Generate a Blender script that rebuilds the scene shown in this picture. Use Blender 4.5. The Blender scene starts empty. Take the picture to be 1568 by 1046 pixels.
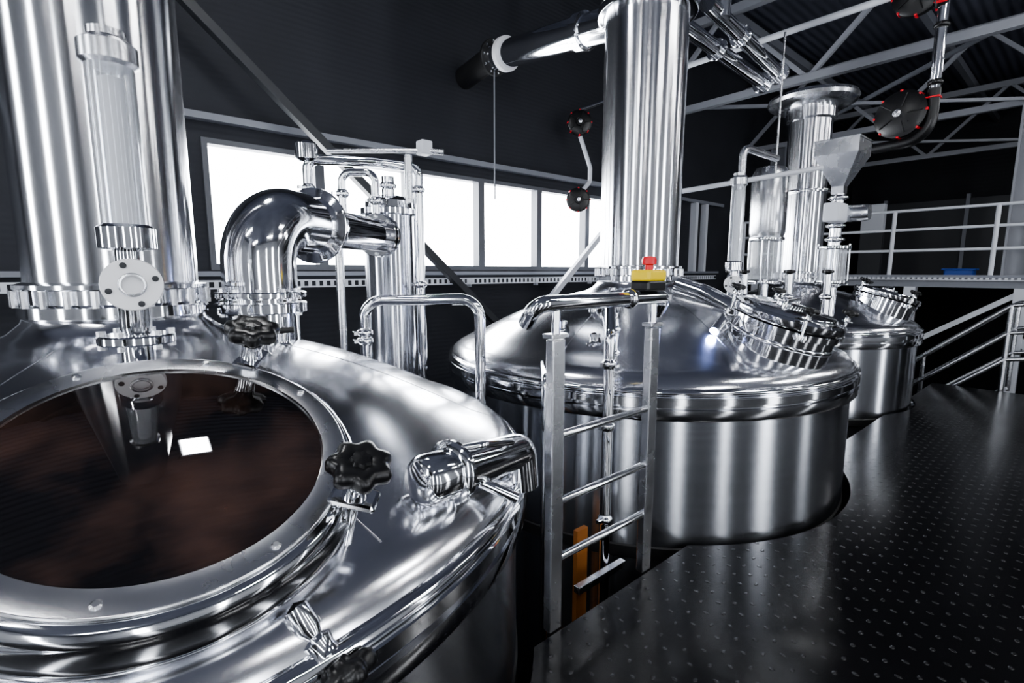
import bpy, math, random, bmesh
from mathutils import Vector, Matrix
random.seed(3)
sc=bpy.context.scene
PI=math.pi

# camera-relative ground frame (positions estimated from image pixels) -> hall axes (x along the window wall, y=0 is the window wall)
def S(x,y,z=0.0):
    return Vector(((x+2.8)*.7593+(y-4.73)*.6508, -((x+2.8)*.6508-(y-4.73)*.7593), z))

# ------------------------------------------------------------ materials
def newmat(name):
    m=bpy.data.materials.new(name); m.use_nodes=True
    nt=m.node_tree; return m,nt,nt.nodes['Principled BSDF']
def simple(name,col,rough=.5,metal=0.,noise=0.0,scale=6,spec=None,coat=0,bump=0):
    m,nt,b=newmat(name)
    b.inputs['Base Color'].default_value=(*col,1); b.inputs['Metallic'].default_value=metal
    if spec is not None: b.inputs['Specular IOR Level'].default_value=spec
    tc=nt.nodes.new('ShaderNodeTexCoord'); n=nt.nodes.new('ShaderNodeTexNoise')
    n.inputs['Scale'].default_value=scale; n.inputs['Detail'].default_value=4
    nt.links.new(tc.outputs['Object'],n.inputs['Vector'])
    mr=nt.nodes.new('ShaderNodeMapRange')
    mr.inputs['To Min'].default_value=max(0.01,rough-noise-.02); mr.inputs['To Max'].default_value=rough+noise+.02
    nt.links.new(n.outputs['Fac'],mr.inputs['Value']); nt.links.new(mr.outputs['Result'],b.inputs['Roughness'])
    if bump:
        bp=nt.nodes.new('ShaderNodeBump'); bp.inputs['Strength'].default_value=bump; bp.inputs['Distance'].default_value=.01
        nt.links.new(n.outputs['Fac'],bp.inputs['Height']); nt.links.new(bp.outputs['Normal'],b.inputs['Normal'])
    return m
def brushed(name,col,rough,aniso,streak=(0.4,0.4,60)):
    m,nt,b=newmat(name)
    b.inputs['Base Color'].default_value=(*col,1); b.inputs['Metallic'].default_value=1
    b.inputs['Anisotropic'].default_value=aniso; b.inputs['Anisotropic Rotation'].default_value=.25
    t=nt.nodes.new('ShaderNodeTangent'); t.direction_type='RADIAL'; t.axis='Z'
    nt.links.new(t.outputs['Tangent'],b.inputs['Tangent'])
    tc=nt.nodes.new('ShaderNodeTexCoord'); mp=nt.nodes.new('ShaderNodeMapping')
    mp.inputs['Scale'].default_value=streak
    n=nt.nodes.new('ShaderNodeTexNoise'); n.inputs['Scale'].default_value=3; n.inputs['Detail'].default_value=5
    nt.links.new(tc.outputs['Object'],mp.inputs['Vector']); nt.links.new(mp.outputs['Vector'],n.inputs['Vector'])
    mr=nt.nodes.new('ShaderNodeMapRange'); mr.inputs['To Min'].default_value=rough*.9; mr.inputs['To Max'].default_value=rough*1.1
    nt.links.new(n.outputs['Fac'],mr.inputs['Value']); nt.links.new(mr.outputs['Result'],b.inputs['Roughness'])
    return m
M_pol=simple('steel_polished',(.84,.85,.88),.08,1,.02,5)
M_sat=simple('steel_satin',(.66,.67,.70),.26,1,.06,8)
M_brush=brushed('steel_brushed_shell',(.64,.66,.71),.19,.93,(.4,.4,20))
M_col=brushed('steel_brushed_column',(.74,.75,.78),.17,.90,(1,1,8))
M_dome=simple('steel_dome',(.80,.81,.85),.17,1,.05,1.3,bump=.04)
M_blk=simple('black_plastic',(.008,.008,.009),.3,0,.05,20)
M_rub=simple('black_rubber',(.012,.012,.013),.55)
M_red=simple('red_plastic',(.65,.02,.03),.35)
M_yel=simple('yellow_plastic',(.85,.62,.02),.4)
M_wht=simple('white_paint_steel',(.60,.62,.67),.45,0,.05)
M_gry=simple('grey_paint_steel',(.20,.21,.24),.45,0,.05)
M_trs=simple('truss_paint',(.27,.28,.31),.45,0,.05)
M_dgry=simple('dark_steel_paint',(.025,.027,.032),.5,0,.05)
M_frm=simple('window_frame_paint',(.10,.105,.12),.5,0,.05)
M_org=simple('orange_wood',(.35,.13,.03),.55,0,.1,12)
M_blu=simple('blue_plastic',(.02,.07,.35),.4)
M_flr=simple('dark_concrete',(.02,.02,.023),.5,0,.1,2)
M_white_pl=simple('white_enamel',(.8,.8,.82),.3)

def ribbed(name,col,axis,scale,rough=.6,strength=.5):
    m,nt,b=newmat(name); b.inputs['Base Color'].default_value=(*col,1); b.inputs['Roughness'].default_value=rough
    b.inputs['Specular IOR Level'].default_value=.25
    tc=nt.nodes.new('ShaderNodeTexCoord'); w=nt.nodes.new('ShaderNodeTexWave'); w.bands_direction=axis
    w.inputs['Scale'].default_value=scale
    nt.links.new(tc.outputs['Object'],w.inputs['Vector'])
    bp=nt.nodes.new('ShaderNodeBump'); bp.inputs['Strength'].default_value=strength; bp.inputs['Distance'].default_value=.02
    nt.links.new(w.outputs['Fac'],bp.inputs['Height']); nt.links.new(bp.outputs['Normal'],b.inputs['Normal'])
    n=nt.nodes.new('ShaderNodeTexNoise'); n.inputs['Scale'].default_value=1.2; n.inputs['Detail'].default_value=5
    nt.links.new(tc.outputs['Object'],n.inputs['Vector'])
    mx=nt.nodes.new('ShaderNodeMix'); mx.data_type='RGBA'
    mx.inputs[6].default_value=(*[c*.75 for c in col],1); mx.inputs[7].default_value=(*[c*1.3 for c in col],1)
    nt.links.new(n.outputs['Fac'],mx.inputs[0]); nt.links.new(mx.outputs[2],b.inputs['Base Color'])
    return m
M_wall=ribbed('dark_panel_wall',(.030,.032,.039),'Z',6,.65,.08)
M_wall2=ribbed('grey_panel_wall',(.40,.41,.43),'Z',3,.6,.1)
M_wall3=ribbed('dark_panel_wall_far',(.028,.029,.035),'Z',3,.6,.1)
M_ceil=ribbed('corrugated_roof',(.085,.092,.12),'Y',2.2,.5,.7)

def treadplate():
    m,nt,b=newmat('black_tread_plate'); L=nt.links
    b.inputs['Specular IOR Level'].default_value=.38
    tc=nt.nodes.new('ShaderNodeTexCoord'); sx=nt.nodes.new('ShaderNodeSeparateXYZ'); L.new(tc.outputs['Object'],sx.inputs[0])
    def mth(op,a,bb=None,c=None):
        n=nt.nodes.new('ShaderNodeMath'); n.operation=op
        for i,v in enumerate((a,bb,c)):
            if v is None: continue
            if hasattr(v,'is_output'): L.new(v,n.inputs[i])
            else: n.inputs[i].default_value=v
        return n.outputs[0]
    P=.115
    def lat(off,kx,ky):
        u=mth('SUBTRACT',mth('FRACT',mth('MULTIPLY_ADD',sx.outputs[0],1/P,off)),.5)
        v=mth('SUBTRACT',mth('FRACT',mth('MULTIPLY_ADD',sx.outputs[1],1/P,off)),.5)
        d=mth('ADD',mth('POWER',mth('ABSOLUTE',mth('MULTIPLY',u,kx)),2.0),mth('POWER',mth('ABSOLUTE',mth('MULTIPLY',v,ky)),2.0))
        n=nt.nodes.new('ShaderNodeMapRange'); n.interpolation_type='SMOOTHSTEP'
        n.inputs['From Min'].default_value=1.0; n.inputs['From Max'].default_value=.2
        L.new(d,n.inputs['Value']); return n.outputs['Result']
    h=mth('MAXIMUM',lat(0.0,8,12),lat(.5,12,8))
    mx=nt.nodes.new('ShaderNodeMix'); mx.data_type='RGBA'
    mx.inputs[6].default_value=(.005,.005,.006,1); mx.inputs[7].default_value=(.05,.05,.055,1)  # worn bump tops, lightened further to paint in their glints
    wn=nt.nodes.new('ShaderNodeTexNoise'); wn.inputs['Scale'].default_value=4
    L.new(tc.outputs['Object'],wn.inputs['Vector'])
    L.new(mth('MULTIPLY',h,wn.outputs['Fac']),mx.inputs[0]); L.new(mx.outputs[2],b.inputs['Base Color'])
    n=nt.nodes.new('ShaderNodeTexNoise'); n.inputs['Scale'].default_value=2.5; n.inputs['Detail'].default_value=6
    L.new(tc.outputs['Object'],n.inputs['Vector'])
    mr=nt.nodes.new('ShaderNodeMapRange'); mr.inputs['To Min'].default_value=.14; mr.inputs['To Max'].default_value=.27
    L.new(n.outputs['Fac'],mr.inputs['Value']); L.new(mr.outputs['Result'],b.inputs['Roughness'])
    bp=nt.nodes.new('ShaderNodeBump'); bp.inputs['Strength'].default_value=1; bp.inputs['Distance'].default_value=.012
    L.new(h,bp.inputs['Height']); L.new(bp.outputs['Normal'],b.inputs['Normal'])
    return m
M_tread=treadplate()

def hatchglass():
    m,nt,b=newmat('tinted_hatch_glass'); L=nt.links
    tc=nt.nodes.new('ShaderNodeTexCoord'); n=nt.nodes.new('ShaderNodeTexNoise'); n.inputs['Scale'].default_value=3.0; n.inputs['Detail'].default_value=6; n.inputs['Roughness'].default_value=.6
    L.new(tc.outputs['Object'],n.inputs['Vector'])
    cr=nt.nodes.new('ShaderNodeValToRGB'); e=cr.color_ramp.elements
    e[0].position=.44; e[0].color=(.004,.003,.003,1); e[1].position=.70; e[1].color=(.07,.038,.029,1)
    L.new(n.outputs['Fac'],cr.inputs[0]); L.new(cr.outputs[0],b.inputs['Base Color'])
    b.inputs['Roughness'].default_value=.015; b.inputs['Specular IOR Level'].default_value=.9
    b.inputs['Coat Weight'].default_value=.8; b.inputs['Coat Roughness'].default_value=.01
    return m
M_hatch=hatchglass()
def glass(name,col=(.95,.97,1)):
    m,nt,b=newmat(name); b.inputs['Base Color'].default_value=(*col,1); b.inputs['Transmission Weight'].default_value=.85
    b.inputs['Roughness'].default_value=.06; b.inputs['IOR'].default_value=1.3; return m
M_glass=glass('sight_glass')
def emis(name,col,s):
    m,nt,b=newmat(name); b.inputs['Emission Color'].default_value=(*col,1); b.inputs['Emission Strength'].default_value=s
    b.inputs['Base Color'].default_value=(.8,.8,.8,1); return m
M_led=emis('lamp_diffuser',(1,1,1),62)
M_led2=emis('sight_lamp_lens',(.35,.45,1),260)

# ------------------------------------------------------------ mesh helpers
PM={}
def emp(name,loc):
    e=bpy.data.objects.new(name,None); e.empty_display_size=.1; e.matrix_world=Matrix.Translation(Vector(loc))
    sc.collection.objects.link(e); PM[e.name]=Matrix.Translation(Vector(loc)); return e
def mk(name,V,F,mat,parent=None,M=None,smooth=True,ang=35):
    me=bpy.data.meshes.new(name); me.from_pydata([tuple(v) for v in V],[],F); me.validate(); me.update()
    me.materials.append(mat)
    if smooth:
        me.polygons.foreach_set('use_smooth',[True]*len(me.polygons))
        me.set_sharp_from_angle(angle=math.radians(ang))
    ob=bpy.data.objects.new(name,me); sc.collection.objects.link(ob)
    if parent:
        ob.parent=parent; ob.matrix_parent_inverse=PM[parent.name].inverted()
    ob.matrix_basis=M if M is not None else Matrix.Identity(4)
    return ob
def axM(p,d=(0,0,1),roll=0):
    q=Vector(d).normalized().to_track_quat('Z','Y')
    return Matrix.Translation(Vector(p))@q.to_matrix().to_4x4()@Matrix.Rotation(roll,4,'Z')
def lathe(name,prof,mat,parent=None,p=(0,0,0),d=(0,0,1),seg=48,lobes=0,amp=0,M=None,ang=35):
    V=[];F=[]; n=len(prof)
    for i in range(seg):
        t=2*PI*i/seg; k=1+(amp*math.cos(lobes*t) if lobes else 0)
        for r,z in prof: V.append((r*k*math.cos(t),r*k*math.sin(t),z))
    for i in range(seg):
        j=(i+1)%seg
        for a in range(n-1):
            F.append((i*n+a,j*n+a,j*n+a+1,i*n+a+1))
    if prof[0][0]>1e-4: F.append(tuple(i*n for i in range(seg))[::-1])
    if prof[-1][0]>1e-4: F.append(tuple(i*n+n-1 for i in range(seg)))
    return mk(name,V,F,mat,parent,M if M is not None else axM(p,d),ang=ang)
def ringlathe(name,r0,r1,z0,z1,mat,parent,M,seg=64,bv=.006):
    prof=[(r0,z0),(r1-bv,z0),(r1-bv*.3,z0+bv*.3),(r1,z0+bv),(r1,z1-bv),(r1-bv*.3,z1-bv*.3),(r1-bv,z1),(r0,z1)]; n=len(prof); V=[];F=[]
    for i in range(seg):
        t=2*PI*i/seg
        for r,z in prof: V.append((r*math.cos(t),r*math.sin(t),z))
    for i in range(seg):
        j=(i+1)%seg
        for a in range(n):
            b=(a+1)%n; F.append((i*n+a,j*n+a,j*n+b,i*n+b))
    return mk(name,V,F,mat,parent,M,ang=50)
def fillet(pts,rad,n=8):
    pts=[Vector(p) for p in pts]; out=[pts[0]]
    for i in range(1,len(pts)-1):
        a=(pts[i-1]-pts[i]); b=(pts[i+1]-pts[i]); la,lb=a.length,b.length; a.normalize(); b.normalize()
        th=a.angle(b)
        if th>PI-.02: out.append(pts[i]); continue
        tl=min(rad/math.tan(th/2),la*.49,lb*.49); r=tl*math.tan(th/2)
        c=pts[i]+(a+b).normalized()*(r/math.sin(th/2))
        s=pts[i]+a*tl; e=pts[i]+b*tl; va=s-c; vb=e-c; tot=va.angle(vb)
        ax=va.cross(vb).normalized()
        for k in range(n+1): out.append(c+Matrix.Rotation(tot*k/n,3,ax)@va)
    out.append(pts[-1]); return out
def tube(name,pts,r,mat,parent=None,bend=.1,seg=20,n=8,radii=None):
    P=fillet(pts,bend,n) if len(pts)>2 and bend>0 else [Vector(p) for p in pts]
    V=[];F=[]; T=[]
    for i in range(len(P)):
        t=(P[min(i+1,len(P)-1)]-P[max(i-1,0)]).normalized(); T.append(t)
    u=T[0].orthogonal().normalized()
    for i,p in enumerate(P):
        u=(u-T[i]*u.dot(T[i])).normalized(); w=T[i].cross(u)
        rr=radii[i] if radii else r
        for k in range(seg):
            a=2*PI*k/seg; V.append(p+(u*math.cos(a)+w*math.sin(a))*rr)
    for i in range(len(P)-1):
        for k in range(seg):
            l=(k+1)%seg; F.append((i*seg+k,i*seg+l,(i+1)*seg+l,(i+1)*seg+k))
    F.append(tuple(range(seg))[::-1]); F.append(tuple((len(P)-1)*seg+k for k in range(seg)))
    return mk(name,V,F,mat,parent,ang=50)
def boxes(name,lst,mat,parent=None,bev=0,M=None):
    V=[];F=[]
    for (x0,y0,z0,x1,y1,z1) in lst:
        o=len(V)
        V+= [(x0,y0,z0),(x1,y0,z0),(x1,y1,z0),(x0,y1,z0),(x0,y0,z1),(x1,y0,z1),(x1,y1,z1),(x0,y1,z1)]
        F+= [tuple(o+i for i in f) for f in ((0,3,2,1),(4,5,6,7),(0,1,5,4),(1,2,6,5),(2,3,7,6),(3,0,4,7))]
    ob=mk(name,V,F,mat,parent,M,smooth=False)
    if bev:
        md=ob.modifiers.new('b','BEVEL'); md.width=bev; md.segments=2; md.limit_method='ANGLE'
    return ob
def cbox(name,c,s,mat,parent=None,bev=.005,M=None):
    MM=Matrix.Translation(Vector(c)) if M is None else M
    return boxes(name,[(-s[0]/2,-s[1]/2,-s[2]/2,s[0]/2,s[1]/2,s[2]/2)],mat,parent,bev,MM)
def beam(name,a,b,w,h,mat,parent=None,bev=0.003):
    a=Vector(a);b=Vector(b); return cbox(name,(0,0,0),(w,h,(b-a).length),mat,parent,bev,axM((a+b)/2,b-a))
def clamp(name,p,d,r,mat,parent):
    """tri-clamp ferrule joint"""
    p=Vector(p)
    lathe(name,[(r*.98,-.03),(r*1.05,-.02),(r*1.32,-.012),(r*1.38,-.006),(r*1.38,.006),(r*1.32,.012),(r*1.05,.02),(r*.98,.03)],mat,parent,p,d,seg=32)
    M=axM(p,d)
    boxes(name+'_hinge',[(r*1.3,-.012,-.012,r*1.3+.03,.012,.012)],mat,parent,.003,M)
def knob(name,p,d,r,parent):
    return lathe(name,[(0,-.2*r),(r*.35,-.2*r),(r*.45,0),(r*.8,.05*r),(r*.98,.2*r),(r,.45*r),(r*.92,.62*r),(r*.7,.68*r),(r*.35,.62*r),(r*.3,.74*r),(0,.76*r)],M_blk,parent,p,d,seg=70,lobes=7,amp=.11,ang=60)
def flange(name,p,d,r,th,mat,parent,bolts=8):
    lathe(name,[(0,-th/2),(r-.005,-th/2),(r,-th/2+.005),(r,th/2-.005),(r-.005,th/2),(0,th/2)],mat,parent,p,d,seg=48)
    M=axM(p,d)
    for k in range(bolts):
        t=2*PI*k/bolts
        q=M@Vector((r*.86*math.cos(t),r*.86*math.sin(t),0))
        lathe(name+'_bolt',[(0,-th/2-.014),(.012,-th/2-.014),(.012,th/2+.014),(0,th/2+.014)],M_sat,parent,q,d,seg=6)

# ------------------------------------------------------------ room shell
ZF=-2.2; ZC=5.8; X0,X1,Y1=-6.0,18.0,-11.5
W_S0,W_P,W_N=-.02,1.052,6
WX0=W_S0; WX1=W_S0+W_P*W_N; WZ0,WZ1=1.61,2.80
boxes('floor',[(X0,Y1,ZF-.2,X1,0,ZF)],M_flr)
boxes('ceiling',[(X0,Y1,ZC,X1,0,ZC+.15)],M_ceil)
boxes('wall_north',[(X0,0,ZF,WX0,.25,ZC),(WX1,0,ZF,X1,.25,ZC),(WX0,0,ZF,WX1,.25,WZ0),(WX0,0,WZ1,WX1,.25,ZC)],M_wall)
added_sw=[(-3.4,-2.6),(.6,1.1),(3.6,4.5),(8.4,9.0)]  # unseen tall openings, added to throw narrow streaks on the steel
SZ0,SZ1=.2,4.6
xs=[X0]+[v for w in added_sw for v in w]+[X1]
lst=[(xs[i],Y1-.25,ZF,xs[i+1],Y1,ZC) for i in range(0,len(xs),2)]
for a,b in added_sw: lst+=[(a,Y1-.25,ZF,b,Y1,SZ0),(a,Y1-.25,SZ1,b,Y1,ZC)]
boxes('wall_south',lst,M_wall2)
added_ww=[(-9.0,-8.2),(-5.2,-4.5),(-2.0,-1.2)]  # unseen west openings, added for the streaks on the near column
ys=[Y1]+[v for w in added_ww for v in w]+[0]
lst=[(X0-.25,ys[i],ZF,X0,ys[i+1],ZC) for i in range(0,len(ys),2)]
for a,b in added_ww: lst+=[(X0-.25,a,ZF,X0,b,SZ0),(X0-.25,a,SZ1,X0,b,ZC)]
boxes('wall_west',lst,M_wall2)
boxes('wall_east',[(X1,Y1,ZF,X1+.25,0,ZC)],M_wall3)
for i in range(W_N):
    a=WX0+i*W_P; b=a+W_P; f=.048
    nm='window_%d'%(i+1)
    boxes(nm,[(a,-.03,WZ0,a+f,.10,WZ1),(b-f,-.03,WZ0,b,.10,WZ1),(a+f,-.03,WZ0,b-f,.10,WZ0+.06),(a+f,-.03,WZ1-.05,b-f,.10,WZ1)],M_frm)
k=W_N
for a,b in added_sw:
    k+=1; boxes('window_%d'%k,[(a,Y1-.1,SZ0,a+.05,Y1+.02,SZ1),(b-.05,Y1-.1,SZ0,b,Y1+.02,SZ1),(a+.05,Y1-.1,SZ0,b-.05,Y1+.02,SZ0+.05),(a+.05,Y1-.1,SZ1-.05,b-.05,Y1+.02,SZ1)],M_gry)
for a,b in added_ww:
    k+=1; boxes('window_%d'%k,[(X0-.1,a,SZ0,X0+.02,a+.05,SZ1),(X0-.1,b-.05,SZ0,X0+.02,b,SZ1),(X0-.1,a+.05,SZ0,X0+.02,b-.05,SZ0+.05),(X0-.1,a+.05,SZ1-.05,X0+.02,b-.05,SZ1)],M_gry)
boxes('trim_1',[(X0,-.10,2.94,9.5,0,3.00)],M_gry)
boxes('trim_2',[(X0,-.06,1.555,9.5,0,1.60)],M_gry)
boxes('trim_3',[(8.35,-.12,1.6,8.45,0,2.94),(8.75,-.12,1.6,8.83,0,2.94)],M_wht)

tray=emp('cable_tray',(2,-.2,1.5))
boxes('tray_bottom',[(X0+.1,-.26,1.44,9.0,-.06,1.447)],M_wht,tray)
L=[(X0+.1,-.265,1.44,9.0,-.26,1.455),(X0+.1,-.265,1.505,9.0,-.26,1.52)]
x=X0+.1
while x<8.9: L.append((x,-.265,1.455,x+.035,-.26,1.505)); x+=.075
boxes('tray_perforated_side',L,M_wht,tray)
L=[]
x=X0+.5
while x<8.9: L.append((x,-.06,1.40,x+.04,-.004,1.5)); x+=1.2
boxes('tray_brackets',L,M_wht,tray)

beam('diagonal_brace',(-2.0,-.34,5.45),(3.2,-.34,.87),.10,.08,M_dgry)
beam('diagonal_brace.001',(3.6,-.34,.77),(7.2,-.34,3.88),.07,.08,M_wht)

def truss(i,x,zb,zt):
    e=emp('roof_truss' if i==0 else 'roof_truss.%03d'%i,(x,-5.7,zb))
    boxes('bottom_chord',[(x-.05,Y1+.01,zb-.05,x+.05,-.01,zb+.05)],M_trs,e)
    boxes('top_chord',[(x-.06,Y1+.01,zt-.06,x+.06,-.01,zt+.06)],M_trs,e)
    y=-.05; up=True; st=1.25
    while y>Y1+st:
        a=(x,y,zb if up else zt); b=(x,y-st,zt if up else zb)
        beam('web',a,b,.06,.06,M_trs,e); y-=st; up=not up
for i,x in enumerate((6.8,10.4,14.0)): truss(i,x,4.2,5.45)
pe=emp('roof_purlins',(11,-5,5.6))
for y in (-1.2,-3.2,-5.2,-7.2,-9.2):
    boxes('purlin',[(4,y-.05,5.54,X1-.02,y+.05,5.68)],M_gry,pe)
br=emp('truss_bracing',(9,-4,4.2))
beam('rod',(6.9,-1,4.2),(10.3,-4.5,4.2),.05,.05,M_gry,br)
beam('rod',(10.5,-1,4.2),(13.9,-4.5,4.2),.05,.05,M_gry,br)
beam('rod',(6.9,-4.5,4.26),(10.3,-1,4.26),.05,.05,M_gry,br)

# ------------------------------------------------------------ tanks
T1=Vector((-.84,-2.82,0)); T2=Vector((2.76,-2.78,0)); T3=Vector((6.38,-2.78,0))
def tankbody(name,c,zr,R,rc,h,coltop):
    e=emp(name,(c.x,c.y,zr))
    p=(c.x,c.y,0)
    lathe('shell',[(R-.05,-1.5),(R-.05,zr-.17)],M_brush,e,p,seg=128)
    lathe('shell_foot',[(R-.30,-1.75),(R-.12,-1.68),(R-.055,-1.55),(R-.05,-1.5)],M_sat,e,p,seg=128)
    lathe('insulation_joint',[(R-.051,-.14),(R-.042,-.13),(R-.042,-.06),(R-.051,-.05)],M_rub,e,p,seg=128)  # black band painting the shaded gap between drum and deck
    lathe('shoulder_band',[(R-.05,zr-.17),(R-.012,zr-.165),(R-.005,zr-.155),(R-.005,zr-.10),(R-.03,zr-.095),(R-.03,zr-.075),(R-.0,zr-.07),(R-.0,zr-.03),(R-.02,zr-.02)],M_pol,e,p,seg=128)
    prof=[(R-.04+.035*math.cos(a),zr+.022*math.sin(a)) for a in [PI*k/8-PI/2 for k in range(9)]]
    lathe('rolled_rim',[(R-.3,zr-.022)]+prof+[(R-.06,zr+.022)],M_pol,e,p,seg=128)
    pr=[(R-.035,zr+.015),(R-.05,zr+.045),(R-.09,zr+.08),(R-.15,zr+.112),(R-.24,zr+.145)]
    x0,z0=pr[-1]; x1,z1=rc+.12,zr+h-.03
    for k in range(1,13):
        t=k/12; pr.append((x0+(x1-x0)*t, z0+(z1-z0)*t+.045*math.sin(PI*t)))
    pr+=[(rc+.06,zr+h),(rc+.02,zr+h+.04),(rc+.005,zr+h+.09)]
    lathe('dome_top',pr,M_dome,e,p,seg=128,ang=60)
    cone=[q for q in pr[3:17]]
    for k in range(8):
        t=2*PI*(k+.35)/8
        tube('dome_seam',[(c.x+r*math.cos(t),c.y+r*math.sin(t),z-.0025) for r,z in cone],.004,M_sat,e,0,seg=8)
    lathe('column_collar',[(rc,zr+h+.05),(rc+.03,zr+h+.06),(rc+.03,zr+h+.10),(rc+.012,zr+h+.11),(rc+.012,zr+h+.16),(rc+.03,zr+h+.165),(rc+.03,zr+h+.18),(rc,zr+h+.19)],M_pol,e,p,seg=64)
    lathe('vapour_column',[(rc,zr+h),(rc,coltop)],M_col,e,p,seg=96)
    for k in range(24):
        t=2*PI*k/24; q=Vector(p)+Vector((math.cos(t)*(rc+.03),math.sin(t)*(rc+.03),zr+h+.13))
        lathe('collar_bolt',[(0,-.03),(.012,-.03),(.012,.03),(0,.03)],M_sat,e,q,seg=8)
    for k in range(4):
        t=PI/4+k*PI/2; q=Vector(p)+Vector((math.cos(t)*(R-.4),math.sin(t)*(R-.4),0))
        tube('leg',[(q.x,q.y,-1.7),(q.x,q.y,-2.2)],.09,M_sat,e)
    return e
def manway(e,c,nrm,R,depth,knobs,glassm,kr=.07,roll=0,big=False,hang=()):
    M=axM(c,nrm,roll)
    k=R/.375
    if big:
        lathe('manway_neck',[(.345*k,-depth),(.345*k,-.10),(.35*k,-.095)],M_sat,e,M=M,seg=96)
        ringlathe('manway_gasket',.28*k,.36*k,-.105,-.085,M_rub,e,M,seg=96)
        lathe('manway_lid',[(.34*k,-.085),(.375*k,-.082),(.387*k,-.07),(.39*k,-.055),(.385*k,-.04),(.375*k,-.03),(.375*k,-.005),(.37*k,.012),(.355*k,.02),(.30*k,.02)],M_pol,e,M=M,seg=96,ang=50)
        ringlathe('manway_glass_ring',.30*k,.35*k,.02,.032,M_sat,e,M,seg=96)
        lathe('manway_glass',[(0,.004),(.305*k,.004),(.305*k,.022),(.29*k,.028),(0,.028)],glassm,e,M=M,seg=96)
        for j in range(8):
            t=2*PI*(j+.5)/8; q=M@Vector((.328*k*math.cos(t),.328*k*math.sin(t),.03))
            lathe('glass_ring_bolt',[(.010,0),(.010,.005),(.006,.008),(0,.008)],M_sat,e,q,nrm,seg=16)
    else:
        lathe('manway_neck',[(.36*k,-depth),(.36*k,-.12),(.375*k,-.115),(.375*k,-.075),(.355*k,-.07)],M_pol,e,M=M,seg=72)
        lathe('manway_lid',[(.355*k,-.07),(.385*k,-.062),(.39*k,-.05),(.39*k,-.015),(.375*k,-.002),(.33*k,.0),(.32*k,.015),(.31*k,.02),(0,.03)],M_pol,e,M=M,seg=72)
        lathe('manway_lid_boss',[(.10*k,.025),(.10*k,.045),(.09*k,.05),(0,.052)],M_pol,e,M=M,seg=48)
        tube('manway_lid_handle',[M@Vector((-.20*k,0,.02)),M@Vector((-.20*k,0,.07)),M@Vector((.20*k,0,.07)),M@Vector((.20*k,0,.02))],.011,M_pol,e,.03)
    o=.40
    if big: o=.385
    s=1.0 if big else .6
    for ang in list(knobs)+list(hang):
        t=math.radians(ang)
        MM=M@Matrix.Rotation(t,4,'Z')@Matrix.Translation((o*k,0,0))@Matrix.Scale(s,4)
        boxes('clamp_lug',[(-.07*k,-.045,-.20,.03*k,-.02,-.13),(-.07*k,.02,-.20,.03*k,.045,-.13)],M_pol,e,.006,MM)
        lathe('clamp_pin',[(0,-.055),(.014,-.055),(.014,.055),(0,.055)],M_pol,e,M=MM@Matrix.Translation((0,0,-.165))@Matrix.Rotation(PI/2,4,'X'),seg=20)
        if ang in hang:
            H=MM@Matrix.Translation((.03,0,-.10))@Matrix.Rotation(PI-1.05,4,'Y')
            lathe('swing_bolt',[(0,-.03),(.024,-.02),(.026,.03),(.015,.05),(.013,.13),(0,.13)],M_pol,e,M=H,seg=20)
            lathe('clamp_sleeve',[(.013,.05),(.03,.06),(.026,.08),(.03,.095),(.013,.10)],M_pol,e,M=H,seg=24)
            knob('star_knob',H@Vector((0,0,.13)),H.to_3x3()@Vector((0,0,1)),kr,e)
            continue
        boxes('clamp_yoke',[(-.05*k,-.035,.02,.05*k,.035,.04)],M_pol,e,.01,MM)
        lathe('swing_bolt',[(0,-.20),(.024,-.19),(.026,-.14),(.015,-.12),(.013,.10),(0,.10)],M_pol,e,M=MM,seg=20)
        lathe('clamp_sleeve',[(.013,.035),(.03,.04),(.026,.07),(.03,.085),(.013,.09)],M_pol,e,M=MM,seg=24)
        q=MM@Vector((0,0,.09+.2*kr)); knob('star_knob',q,M.to_3x3()@Vector((0,0,1)),kr,e)
    return M
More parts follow.
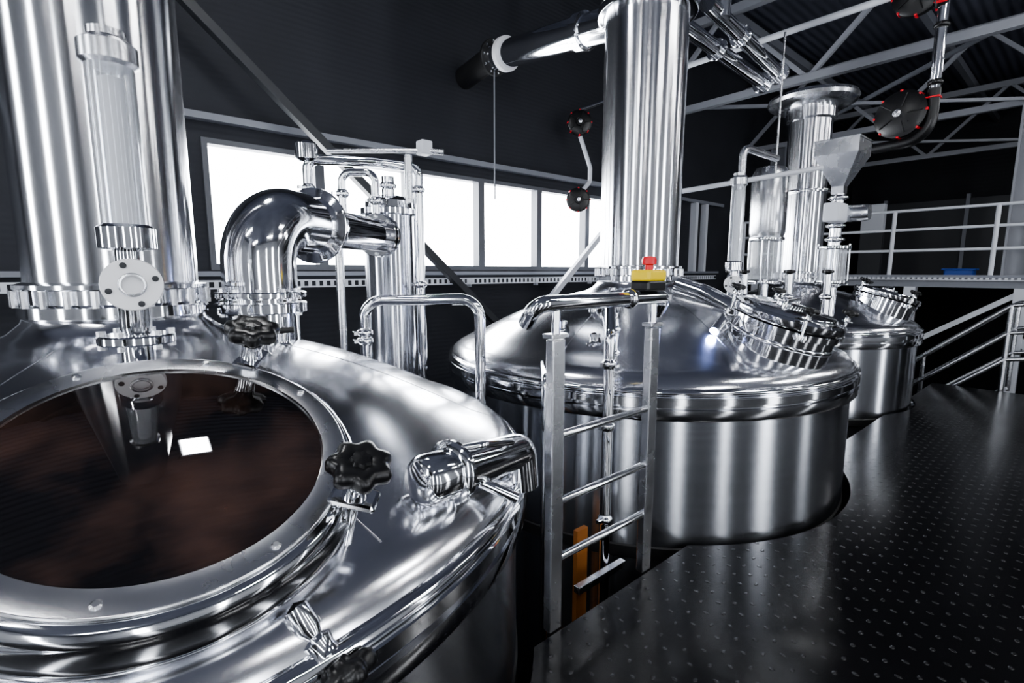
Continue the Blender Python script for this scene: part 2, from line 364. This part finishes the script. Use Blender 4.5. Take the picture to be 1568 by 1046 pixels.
def sight(e,p,H,r,axis_face):
    p=Vector(p)
    lathe('sight_stub',[(r*.75,-.18),(r*.75,.02)],M_pol,e,p,seg=32)
    flange('sight_base_flange',p+Vector((0,0,.03)),(0,0,1),r*1.7,.03,M_pol,e,6)
    lathe('sight_valve_body',[(r*.6,.04),(r*.7,.06),(r*.7,.16),(r*.95,.19),(r*.95,.24),(r*.6,.26),(r*.6,.30)],M_pol,e,p,seg=32)
    f=Vector(axis_face).normalized()
    fc=p+Vector((0,0,.20))+f*r*1.1
    tube('sight_drain_stub',[p+Vector((0,0,.20)),fc],r*.55,M_pol,e,0)
    lathe('drain_flange',[(r*.55,-.012),(r*1.25,-.012),(r*1.3,-.006),(r*1.3,.006),(r*1.25,.012),(r*.6,.012),(r*.55,.004),(0,.004)],M_white_pl,e,fc,f,seg=40)
    ringlathe('drain_ring',r*.45,r*.6,.004,.018,M_sat,e,axM(fc,f),seg=32,bv=.003)
    for k in range(4):
        t=k*PI/2+.3; q=axM(fc,f)@Vector((r*1.0*math.cos(t),r*1.0*math.sin(t),.012))
        lathe('drain_bolt',[(.009,0),(.009,.004),(0,.005)],M_dgry,e,q,f,seg=12)
    lathe('sight_lower_cap',[(r*.6,.30),(r*1.25,.31),(r*1.25,.37),(r*1.05,.38)],M_pol,e,p,seg=40)
    lathe('sight_tube_glass',[(r,.37),(r,.37+H),(r*.9,.37+H),(r*.9,.37)],M_glass,e,p,seg=40)
    lathe('sight_inner_tube',[(0,.37),(r*.5,.38),(r*.5,.33+H),(0,.34+H)],M_white_pl,e,p,seg=24)
    lathe('sight_upper_cap',[(r*1.0,.36+H),(r*1.22,.37+H),(r*1.22,.42+H),(r*.8,.44+H),(r*.8,.46+H),(0,.46+H)],M_sat,e,p,seg=40)

def tilt(deg,dx,dy):
    h=Vector((dx,dy,0)).normalized(); t=math.radians(deg)
    return Vector((h.x*math.sin(t),h.y*math.sin(t),math.cos(t)))
# tank 1 ------------------------------------------------------------------
t1=tankbody('brew_tank',T1,.80,1.67,.28,.57,4.9)
c1=Vector((T1.x,T1.y-1.23,1.16))
m1=manway(t1,c1,tilt(25,0,-1),.425,.5,[53,-40,160,210],M_hatch,.07,big=True,hang=(-68,))
sp=S(-1.18,1.56,1.36)
sight(t1,sp,.47,.06,S(0,0)-S(-1.2,1.55))
a=S(-.27,1.36,1.00); b=S(.0,1.74,.95)
tube('lamp_barrel',[a,a+(b-a)*.05,a+(b-a)*.25,b],.06,M_pol,t1,0,radii=[.055,.075,.075,.066],seg=32)
tube('lamp_barrel_bend',[b,b+(b-a).normalized()*.05,b+(b-a).normalized()*.07+Vector((0,0,-.14))],.062,M_pol,t1,.08)
clamp('lamp_clamp',a+(b-a)*.30,b-a,.072,M_pol,t1)
tube('lamp_handle',[a+(b-a)*.3+Vector((0,0,.07)),a+(b-a)*.45+Vector((.02,-.07,.09)),a+(b-a)*.8+Vector((.02,-.07,.07)),a+(b-a)*.85+Vector((0,0,.04))],.012,M_pol,t1,.03)
tube('lamp_strut',[a+(b-a)*.45+Vector((0,0,-.03)),a+(b-a)*.6+Vector((.06,-.12,-.10))],.018,M_pol,t1,0)
p0=S(-1.2,2.4,1.22); pz=1.85
dr=(S(-.93,3.65)-S(-1.2,2.4)).normalized()
q0=S(-1.2,2.4,pz)
flange('elbow_flange',S(-1.2,2.4,1.43),(0,0,1),.20,.05,M_pol,t1,10)
flange('elbow_flange_upper',S(-1.2,2.4,1.49),(0,0,1),.20,.03,M_pol,t1,10)
tube('vapour_elbow',[p0,q0,q0+dr*.45],.163,M_pol,t1,.32,seg=64,n=28)
e1=q0+dr*.45
clamp('elbow_clamp',e1,dr,.15,M_pol,t1)
tube('reducer',[e1,e1+dr*.03,e1+dr*.17,e1+dr*.2],.15,M_pol,t1,0,radii=[.163,.155,.115,.112],seg=40)
tube('vapour_pipe',[e1+dr*.18,e1+dr*.77],.112,M_pol,t1,0,seg=40)
flange('pipe_end_flange',e1+dr*.75,dr,.15,.03,M_pol,t1,8)
flange('pipe_end_flange2',e1+dr*.80,dr,.15,.03,M_pol,t1,8)
for (sx_,sy_,z,r_,h_) in ((-1.0,1.95,1.19,.035,.12),(-1.02,2.2,1.17,.03,.16)):
    q=S(sx_,sy_,z); tube('nozzle',[q-Vector((0,0,.1)),q+Vector((0,0,h_))],r_,M_pol,t1,0); clamp('nozzle_clamp',q+Vector((0,0,h_*.6)),(0,0,1),r_,M_pol,t1)
    lathe('nozzle_cap',[(r_*1.3,h_),(r_*1.3,h_+.02),(0,h_+.03)],M_pol,t1,q,seg=24)
q=S(-1.0,1.95,1.34)
tube('valve_lever',[q+Vector((0,0,.02)),q+Vector((.12,-.06,.03))],.012,M_blk,t1,0)
tube('crossover_pipe',[S(-.92,3.1,.95),S(-.92,3.1,1.42),S(-.2,3.1,1.43),S(-.2,3.1,-1.2)],.034,M_pol,t1,.12,seg=28,n=12)
clamp('crossover_clamp',S(-.92,3.1,1.22),(0,0,1),.036,M_pol,t1); clamp('crossover_clamp',S(-.92,3.1,1.17),(0,0,1),.036,M_pol,t1)

# tank 2 ------------------------------------------------------------------
t2=tankbody('brew_tank.001',T2,.91,1.665,.335,.55,5.2)
c2=S(1.83,3.29,1.345)
m2=manway(t2,c2,tilt(16,.12,-1),.33,.45,[30,120,210,300],M_sat,.045)
ringlathe('manway_band',.25,.325,-.20,-.165,M_pol,t2,m2,bv=.012)
Mt2=Matrix.Translation(T2)
ringlathe('column_joint',.33,.40,3.66,3.72,M_pol,t2,Mt2)
ringlathe('column_joint',.33,.38,3.74,3.78,M_sat,t2,Mt2)
sight(t2,S(1.78,4.05,1.30),.60,.052,S(0,0)-S(1.78,4.05))
a=S(1.36,4.1,1.48)
tube('spray_pipe',[a,S(1.5,3.95,1.42),S(1.74,3.65,1.25)],.085,M_pol,t2,.1,seg=32)
clamp('spray_clamp',S(1.66,3.75,1.30),S(1.74,3.65,1.25)-S(1.5,3.95,1.42),.085,M_pol,t2)
la=S(1.40,3.30,1.28); ld=(S(1.24,3.18,1.14)-la).normalized()
tube('sight_lamp_body',[la,la+ld*.12],.035,M_pol,t2,0)
lathe('sight_lamp_lens',[(.028,0),(.028,.004),(0,.006)],M_led2,t2,la+ld*.12,ld,seg=24)
tube('sight_lamp_arm',[la,la+Vector((.05,.03,.05)),S(1.52,3.42,1.10)],.015,M_pol,t2,.05)
tube('cip_pipe',[S(.60,3.7,1.15),S(.60,3.7,1.42),S(.80,3.75,1.42),S(.80,3.75,1.15)],.03,M_pol,t2,.08)
tube('cip_pipe_branch',[S(.63,3.05,.6),S(.63,3.05,1.36),S(.66,3.5,1.36),S(.7,3.75,1.15)],.028,M_pol,t2,.08)
clamp('cip_clamp',S(.63,3.05,1.25),(0,0,1),.028,M_pol,t2); clamp('cip_clamp',S(.63,3.05,1.1),(0,0,1),.028,M_pol,t2)
for s_,r_ in ((S(.35,3.55,1.08),.035),(S(.55,3.3,1.02),.03)):
    tube('nozzle',[s_-Vector((0,0,.1)),s_+Vector((0,0,.15))],r_,M_pol,t2,0); clamp('nozzle_clamp',s_+Vector((0,0,.1)),(0,0,1),r_,M_pol,t2)
    lathe('nozzle_cap',[(r_*1.3,.15),(r_*1.3,.17),(0,.18)],M_pol,t2,s_,seg=24)
tube('side_handle',[S(-.33,4.0,.86),S(-.42,3.95,.96),S(-.42,3.95,.80),S(-.33,4.0,.74)],.02,M_pol,t2,.05)
tube('drain_pipe',[(1.20,-3.72,-2.2),(1.20,-3.72,1.25),(1.35,-3.6,1.40),(1.6,-3.4,1.28)],.03,M_pol,t2,.08)
tube('drain_pipe_b',[(.98,-3.45,-2.2),(.98,-3.45,1.0),(1.3,-3.1,1.0)],.024,M_pol,t2,.06)
for z in (.2,.75,1.1): clamp('drain_clamp',(1.20,-3.72,z),(0,0,1),.03,M_pol,t2)
boxes('stub_bracket',[(.9,-3.8,-.1,1.3,-3.76,-.06)],M_sat,t2,.003)

# tank 3 ------------------------------------------------------------------
t3=tankbody('brew_tank.002',T3,.91,1.37,.25,.50,3.55)
c3=Vector((T3.x+.15,T3.y-.97,1.34))
m3=manway(t3,c3,tilt(17,.4,-.9),.34,.45,[30,120,210,300],M_sat,.05)
Mt=Matrix.Translation(T3)
ringlathe('column_joint',.25,.29,2.6,2.64,M_pol,t3,Mt)
lathe('column_head',[(.25,3.5),(.29,3.52),(.29,3.60),(.29,3.78),(0,3.8)],M_col,t3,(T3.x,T3.y,0),seg=48)
lathe('head_dish',[(.29,3.66),(.44,3.68),(.50,3.72),(.515,3.76),(.50,3.80),(.47,3.80),(.46,3.76),(.43,3.73),(.29,3.72)],M_sat,t3,(T3.x,T3.y,0),seg=72)
hp=Vector((5.47,-3.45,0))
V=[];F=[]
for w_,z in ((.21,2.98),(.21,2.84),(.06,2.52),(.06,2.44)):
    for sx_,sy_ in ((-1,-1),(1,-1),(1,1),(-1,1)): V.append((hp.x+sx_*w_,hp.y+sy_*w_,z))
for i in range(3):
    for k_ in range(4): l=(k_+1)%4; F.append((i*4+k_,(i+1)*4+k_,(i+1)*4+l,i*4+l))
h=t3
mk('hopper_body',V,F,M_sat,h,smooth=False).modifiers.new('s','SOLIDIFY').thickness=.01
boxes('hopper_lid',[(hp.x-.22,hp.y-.22,2.98,hp.x+.22,hp.y+.22,3.0)],M_sat,h,.004)
tube('hopper_pipe',[hp+Vector((0,0,2.46)),hp+Vector((0,0,1.10))],.06,M_pol,h,0)
for z in (2.40,2.1,1.95,1.45): clamp('hopper_clamp',hp+Vector((0,0,z)),(0,0,1),.07,M_pol,h)
cbox('slide_actuator',hp+Vector((-.22,-.05,2.22)),(.28,.16,.20),M_wht,h,.02)
lathe('slide_motor',[(0,-.15),(.08,-.15),(.09,-.1),(.09,.1),(.08,.15),(0,.15)],M_sat,h,hp+Vector((-.02,-.16,2.22)),(0,1,0),seg=32)
lathe('glass_inspection',[(.13,1.50),(.13,1.85),(.12,1.85),(.12,1.50)],M_glass,h,hp,seg=40)
for z in (1.48,1.86): ringlathe('inspection_flange',.05,.165,z-.02,z+.02,M_pol,h,Matrix.Translation(hp))
for k_ in range(4):
    t=k_*PI/2+.4; q=hp+Vector((.15*math.cos(t),.15*math.sin(t),0)); tube('tie_rod',[q+Vector((0,0,1.45)),q+Vector((0,0,1.9))],.009,M_pol,h,0,seg=8)
v=t3; vp=S(3.05,6.1)
lathe('dosing_glass',[(.17,1.5),(.17,1.95),(.16,1.95),(.16,1.5)],M_glass,v,vp,seg=40)
for z in (1.47,1.98): ringlathe('dosing_ring',.02,.2,z-.02,z+.02,M_pol,v,Matrix.Translation(vp))
tube('dosing_stem',[vp+Vector((0,0,.95)),vp+Vector((0,0,1.5))],.06,M_pol,v,0)
lathe('dosing_vessel',[(.18,2.0),(.2,2.06),(.2,2.72),(.16,2.8),(0,2.83)],M_sat,v,vp,seg=48)
for k_ in range(4):
    t=k_*PI/2+.2; q=vp+Vector((.185*math.cos(t),.185*math.sin(t),0)); tube('tie_rod',[q+Vector((0,0,1.45)),q+Vector((0,0,2.0))],.01,M_pol,v,0,seg=8)
f=t3
tube('frame_post',[S(2.22,5.0,1.2),S(2.22,5.0,2.78),S(2.7,5.3,2.74)],.035,M_sat,f,.08)
tube('frame_rail',[S(1.6,5.4,2.40),S(3.2,5.35,2.66)],.025,M_wht,f,0)
tube('frame_hanger',[S(3.0,5.9,4.2),S(3.0,5.9,2.6)],.012,M_sat,f,0)
for z in (1.9,2.5): clamp('frame_clamp',S(2.22,5.0,z),(0,0,1),.035,M_pol,f)
for i,(sx_,sy_) in enumerate(((2.35,5.1),(2.75,5.0),(3.1,4.95),(2.05,4.7))):
    q=S(sx_,sy_,1.15); tube('tank_nozzle',[q-Vector((0,0,.15)),q+Vector((0,0,.42))],.04,M_pol,f,0)
    clamp('tank_nozzle_clamp',q+Vector((0,0,.2)),(0,0,1),.04,M_pol,f); knob('valve_knob',q+Vector((0,0,.43)),(0,0,1),.05,f)

# ------------------------------------------------------------ vapour duct from column 2 to window wall
d=emp('exhaust_duct',(2.6,-1.5,3.8))
a=T2+(S(-.22,6.0,3.98)-T2)*.115; a.z=3.72; b=S(-.20,6.0,3.98); dd=(b-a).normalized()
tube('duct',[a,b],.14,M_pol,d,0,seg=48)
lathe('duct_sleeve',[(.14,0),(.175,.01),(.175,.07),(.14,.08)],M_white_pl,d,a+dd*((b-a).length*.86),dd,seg=48)
lathe('duct_cuff',[(.14,0),(.165,.01),(.165,.10),(.14,.11)],M_pol,d,a+dd*.42,dd,seg=48)
tube('duct_wall_part',[b-dd*.12,b+dd*.05,Vector((b.x+.1,-.01,b.z))],.13,M_rub,d,0,seg=40)
flange('duct_flange',b,dd,.19,.04,M_rub,d,10)
tube('hanging_cable',[b+Vector((0,0,-.15)),b+Vector((0,.0,-1.55))],.008,M_gry,d,0,seg=8)

e=emp('transfer_pipes',(4,-2,3.9))
for i,(o,zz) in enumerate(((0,3.92),(.2,3.98))):
    A=S(1.55+o,5.05-o,zz); B=S(3.05+o*.6,6.45-o*.6,zz-.05)
    tube('transfer_pipe',[A,B],.075,M_pol,e,0,seg=24); flange('pipe_flange',B,B-A,.12,.03,M_pol,e,6); flange('pipe_flange',A+(B-A)*.4,B-A,.11,.03,M_pol,e,6)
A=S(1.95,5.0,3.92)
tube('transfer_drop',[A,A+Vector((0,0,1.8))],.07,M_pol,e,0)

# ------------------------------------------------------------ malt conveyor with corner wheels
e=emp('malt_conveyor',(5.3,-4.2,3.6))
def wheel(e,c,ax,r):
    lathe('corner_wheel',[(0,-.05),(r*.8,-.05),(r,-.03),(r,.03),(r*.8,.05),(r*.35,.05),(r*.3,.08),(0,.08)],M_blk,e,c,ax,seg=48)
    for s in (1,-1):
        lathe('wheel_hub',[(r*.16,.05),(r*.16,.10),(0,.105)],M_sat,e,c,Vector(ax)*s,seg=20)
        Mw=axM(c,Vector(ax)*s)
        for k in range(5):
            cbox('wheel_spoke_rib',(0,0,0),(r*.55,.012,.012),M_blk,e,.002,Mw@Matrix.Rotation(2*PI*k/5,4,'Z')@Matrix.Translation((r*.6,0,.055)))
    M=axM(c,ax)
    for k in range(8):
        t=2*PI*k/8
        cbox('red_clip',(0,0,0),(.018,.022,.08),M_red,e,.003,M@Matrix.Rotation(t,4,'Z')@Matrix.Translation((r*.99,0,0)))
tube('conveyor_tube',[(5.3,-.3,4.25),(5.3,-3.95,4.25)],.035,M_wht,e,0)
wheel(e,Vector((5.3,-4.02,4.20)),(1,0,0),.20)
wheel(e,Vector((5.3,-4.2,4.12)),(-.2,1,0),.12)
tube('conveyor_drop',[(5.3,-4.22,4.1),(5.3,-4.22,3.2)],.045,M_pol,e,0)
clamp('drop_clamp',(5.3,-4.22,3.85),(0,0,1),.045,M_blk,e); clamp('drop_clamp',(5.3,-4.22,3.35),(0,0,1),.045,M_blk,e)
tube('conveyor_bend',[(5.3,-4.22,3.3),(5.3,-4.22,2.85),(5.38,-3.76,2.85)],.05,M_blk,e,.2,n=12)
for zz in (3.22,): cbox('red_clip',(5.3,-4.22,zz),(.11,.11,.015),M_red,e)
wheel(e,Vector((5.3,-3.98,3.12)),(1,-.15,0),.22)

e=emp('conveyor_corner_station',(4.69,-.37,3.1))
wheel(e,Vector((4.6,-.4,3.68)),(-.651,-.759,0),.17); wheel(e,Vector((4.6,-.4,2.62)),(-.651,-.759,0),.17)
tube('link_tube',[(4.62,-.4,3.5),(4.85,-.4,3.1),(4.85,-.4,2.9),(4.62,-.4,2.7)],.03,M_wht,e,.08)
tube('inlet_tube',[(4.6,-.4,3.85),(5.2,-.4,4.1)],.03,M_pol,e,0)

# ------------------------------------------------------------ filter vessel and pipework by window
e=emp('filter_housing',S(-.94,3.95,0)); p=S(-.96,3.98)
lathe('vessel',[(.19,-2.1),(.19,2.02)],M_brush,e,p,seg=64)
lathe('vessel_foot',[(.12,-2.2),(.19,-2.1)],M_sat,e,p,seg=64)
lathe('vessel_head',[(.19,2.02),(.225,2.03),(.225,2.07),(.19,2.08),(.185,2.13),(.12,2.17),(0,2.19)],M_pol,e,p,seg=64)
tube('side_pipe',[S(-.70,3.85,-2.2),S(-.70,3.85,2.36),S(-1.0,3.85,2.40),S(-1.48,3.75,2.40),S(-1.48,3.75,2.05)],.036,M_pol,e,.07)
tube('riser',[S(-.76,3.8,2.1),S(-.76,3.8,2.44)],.03,M_sat,e,0)
tube('pipe_b',[p+Vector((0,0,2.15)),p+Vector((0,0,2.32))],.05,M_pol,e,0); clamp('cl',p+Vector((0,0,2.25)),(0,0,1),.05,M_pol,e)
tube('pipe_c',[S(-1.22,3.7,1.9),S(-1.22,3.7,2.3),S(-.98,3.7,2.3),S(-.98,3.7,1.95)],.028,M_pol,e,.07)
for q in (S(-1.22,3.7,2.15),S(-1.48,3.75,2.2),S(-.98,3.7,2.1),S(-.70,3.85,1.5),S(-.70,3.85,2.2)): clamp('pipe_clamp',q,(0,0,1),.036,M_pol,e)
tube('long_rail',[S(-1.35,3.8,2.47),S(-.55,3.8,2.47)],.016,M_sat,e,0)
cbox('sensor_box',S(-.64,3.8,2.49),(.09,.09,.10),M_wht,e,.01); tube('sensor_tip',[S(-.6,3.8,2.47),S(-.5,3.8,2.46)],.02,M_sat,e,0)
lathe('valve_cup',[(.05,2.38),(.08,2.40),(.08,2.5),(.06,2.52),(0,2.52)],M_pol,e,S(-1.48,3.75),seg=32)
tube('support_post',[S(-1.33,3.9,-2.2),S(-1.33,3.9,1.95)],.032,M_sat,e,0)

# ------------------------------------------------------------ guard ladder with handrail and e-stop box
e=emp('guard_ladder',(.89,-3.97,0))
for x in (.525,1.22):
    cbox('stile',(x,-3.97,.66),(.075,.045,1.32),M_sat,e,.006)
    cbox('stile_cap',(x,-3.97,1.335),(.10,.06,.02),M_sat,e,.004)
    tube('rail_support',[(x,-3.97,1.33),(x,-3.97,1.46)],.018,M_pol,e,0)
for z in (.33,.60,.90): tube('rung',[(.55,-3.97,z),(1.19,-3.97,z)],.018,M_pol,e,0)
tube('handrail',[(.44,-3.88,1.385),(.41,-3.97,1.47),(1.32,-3.97,1.47),(1.36,-3.90,1.38)],.034,M_pol,e,.06,seg=28)
clamp('rail_joint',(1.02,-3.97,1.47),(1,0,0),.035,M_pol,e)
s_=e
cbox('emergency_stop_base',(1.17,-3.97,1.53),(.15,.11,.05),M_blk,s_,.01)
cbox('emergency_stop_housing',(1.17,-3.97,1.58),(.15,.11,.055),M_yel,s_,.012)
lathe('emergency_stop_button',[(.02,0),(.02,.025),(.034,.03),(.036,.05),(.03,.065),(0,.07)],M_red,s_,(1.17,-3.97,1.605),seg=32)
boxes('wooden_board',[(1.08,-3.62,-2.2,1.17,-3.59,.12)],M_org)  # made-up board supplying the orange patch behind the ladder

# ------------------------------------------------------------ platform (tread plate) with tank cut-outs
EY=-4.0
def arc(c,R):
    hh=math.sqrt(R*R-(c.y-EY)**2); a0=math.atan2(EY-c.y,-hh); a1=math.atan2(EY-c.y,hh)
    if a0>0:a0-=2*PI
    return [(c.x+R*math.cos(a0+(a1-a0)*k/40),c.y+R*math.sin(a0+(a1-a0)*k/40)) for k in range(41)]
out=[(X0+.5,EY)]+arc(T1,1.70)+arc(T2,1.67)+arc(T3,1.36)+[(8.3,EY),(8.3,Y1+.3),(X0+.5,Y1+.3)]
bm=bmesh.new(); vs=[bm.verts.new((x,y,0)) for x,y in out]; fc=bm.faces.new(vs)
r_=bmesh.ops.extrude_face_region(bm,geom=[fc]); 
for g in r_['geom']:
    if isinstance(g,bmesh.types.BMVert): g.co.z-=.03
bmesh.ops.recalc_face_normals(bm,faces=bm.faces); bmesh.ops.triangulate(bm,faces=[f_ for f_ in bm.faces if len(f_.verts)>4])
me=bpy.data.meshes.new('platform_deck'); bm.to_mesh(me); me.materials.append(M_tread)
pf=emp('work_platform',(1,-7,0))
ob=bpy.data.objects.new('deck',me); sc.collection.objects.link(ob); ob.parent=pf; ob.matrix_parent_inverse=PM[pf.name].inverted()
boxes('deck_beams',[(X0+.5,Y1+.3,-.25,8.3,Y1+.4,-.03),(X0+.5,-4.75,-.25,8.3,-4.65,-.03),(X0+.5,-8,-.25,8.3,-7.9,-.03)],M_dgry,pf)
L=[(x,y,-2.2,x+.12,y+.12,-.25) for x in (-5,-1,3,7.8) for y in (-4.78,-8,-11)]
boxes('deck_posts',L,M_dgry,pf)

# ------------------------------------------------------------ mezzanine, railings, stair
mz=emp('mezzanine',(12,-5,1.5))
boxes('mezzanine_floor',[(9.9,Y1+.1,1.42,X1-.1,-.3,1.50)],M_dgry,mz)
boxes('edge_beam',[(9.8,Y1+.1,1.34,9.9,-.3,1.54)],M_gry,mz)
L=[]
y=Y1+.2
while y<-.4: L.append((9.70,y,1.47,9.79,y+.03,1.50)); y+=.07
boxes('edge_tray',L+[(9.70,Y1+.2,1.455,9.79,-.4,1.468)],M_wht,mz)
boxes('mezz_posts',[(9.8,y,ZF,9.98,y+.16,1.34) for y in (-.8,-3.4,-4.75,-5.6,-8)],M_wht,mz)
beam('mezz_knee_brace',(9.89,-3.3,.3),(9.89,-4.7,1.3),.08,.08,M_wht,mz); beam('mezz_knee_brace',(9.89,-5.6,-.9),(9.89,-4.7,.6),.08,.08,M_wht,mz)
rl=mz
for z in (1.95,2.30,2.62): tube('rail',[(9.85,Y1+.3,z),(9.85,-.4,z)],.024,M_wht,rl,0,seg=12)
for k_ in range(9): tube('post',[(9.85,-.4-k_*1.3,1.54),(9.85,-.4-k_*1.3,2.62)],.032,M_wht,rl,0,seg=12)
def hcol(nm,x,y,zt,mat):
    ic=emp(nm,(x,y,1.5))
    boxes('column',[(x-.1,y-.15,1.5,x+.1,y-.12,zt),(x-.1,y+.12,1.5,x+.1,y+.15,zt),(x-.01,y-.12,1.5,x+.01,y+.12,zt)],mat,ic)
    boxes('base_plate',[(x-.18,y-.2,1.5,x+.18,y+.2,1.52)],mat,ic)
hcol('steel_column',10.4,-4.52,4.14,M_trs)
hcol('steel_column.001',10.4,-.8,4.14,M_gry)
cb=emp('control_cabinet',(12,-2.2,1.5))
boxes('cabinet',[(11.9,-2.35,2.45,12.1,-1.95,3.0)],M_wht,cb,.01)
boxes('cabinet_stand',[(11.95,-2.35,1.5,12.05,-1.95,2.45)],M_dgry,cb)
sb=emp('storage_bin',(11,-3.9,1.5)); boxes('bin',[(10.7,-4.0,1.5,11.0,-3.6,1.64)],M_blu,sb,.02)
boxes('bin_lip',[(10.67,-4.03,1.62,11.03,-3.57,1.65)],M_blu,sb,.01)
pp=emp('mezzanine_partition',(15,-5,1.5))
boxes('panels',[(15.0,Y1+.3+i*1.6,1.5,15.05,Y1+.3+i*1.6+1.55,3.3) for i in range(6)],M_dgry,pp)
boxes('panel_frame',[(14.98,Y1+.3+i*1.6+1.54,1.5,15.07,Y1+.3+i*1.6+1.61,3.4) for i in range(6)],M_gry,pp)
st=emp('stair',(8.9,-4.3,-.5))
for k_ in range(10):
    y=-4.6+.22*k_; z=-.20*(k_+1); boxes('tread',[(8.35,y,z-.03,9.25,y+.24,z)],M_dgry,st)
for x in (8.42,9.3):
    for o in (1.15,.78,.42): tube('stair_rail',[(x,-5.4,o+.12),(x,-4.7,o),(x,-2.6,o-1.9)],.03,M_sat,st,.08,seg=14)
    for y,z in ((-4.7,1.15),(-3.7,.25),(-5.4,1.27)): tube('stair_post',[(x,y,z),(x,y,z-1.3)],.03,M_sat,st,0,seg=14)
for x in (8.38,9.33): beam('stringer',(x,-4.7,-.1),(x,-2.5,-2.0),.2,.04,M_wht,st)

# ------------------------------------------------------------ unseen ceiling lights added to brighten the hall; square one glares in hatch glass
for i,(x,y,lx,ly) in enumerate(((-3,-8.2,.75,.09),(1.5,-8.2,.75,.09),(6,-8.2,.75,.09),(-3.2,-4.9,.75,.09),(4.0,-6.3,.75,.09),(8.8,-7.4,.75,.12),(12,-7.8,.75,.12),(-.1,-2.35,.22,.22))):
    z=5.0
    e=emp('ceiling_light' if i==0 else 'ceiling_light.%03d'%i,(x,y,z))
    boxes('housing',[(x-lx,y-ly,z,x+lx,y+ly,z+.08)],M_wht,e,.01)
    boxes('diffuser',[(x-lx+.03,y-ly+.02,z-.02,x+lx-.03,y+ly-.02,z)],M_led,e)
    for o in (-lx*.8,lx*.8): tube('hanger',[(x+o,y,z+.08),(x+o,y,ZC)],.006,M_sat,e,0,seg=6)

# ------------------------------------------------------------ world and lights
w=bpy.data.worlds.new('sky'); sc.world=w; w.use_nodes=True
bg=w.node_tree.nodes['Background']; bg.inputs[0].default_value=(.93,.96,1,1); bg.inputs[1].default_value=14
def portal(name,loc,rot,sx_,sy_):
    l=bpy.data.lights.new(name,'AREA'); l.shape='RECTANGLE'; l.size=sx_; l.size_y=sy_; l.cycles.is_portal=True
    o=bpy.data.objects.new(name,l); o.location=loc; o.rotation_euler=rot; sc.collection.objects.link(o)
portal('window_portal',((WX0+WX1)/2,.2,(WZ0+WZ1)/2),(-PI/2,0,0),WX1-WX0,WZ1-WZ0)
for a,b in added_sw: portal('window_portal',((a+b)/2,Y1-.2,(SZ0+SZ1)/2),(PI/2,0,0),b-a,SZ1-SZ0)
for a,b in added_ww: portal('window_portal',(X0-.2,(a+b)/2,(SZ0+SZ1)/2),(0,-PI/2,0),SZ1-SZ0,b-a)

# ------------------------------------------------------------ camera
cam=bpy.data.cameras.new('camera'); cam.sensor_width=36; cam.lens=17.55; cam.clip_start=.02
co=bpy.data.objects.new('camera',cam); sc.collection.objects.link(co)
co.location=(-.952,-5.413,1.6); co.rotation_euler=(math.radians(82),0,math.radians(-40.6))
sc.camera=co
sc.view_settings.view_transform='AgX'
sc.view_settings.look='AgX - Medium High Contrast'
sc.view_settings.exposure=.2
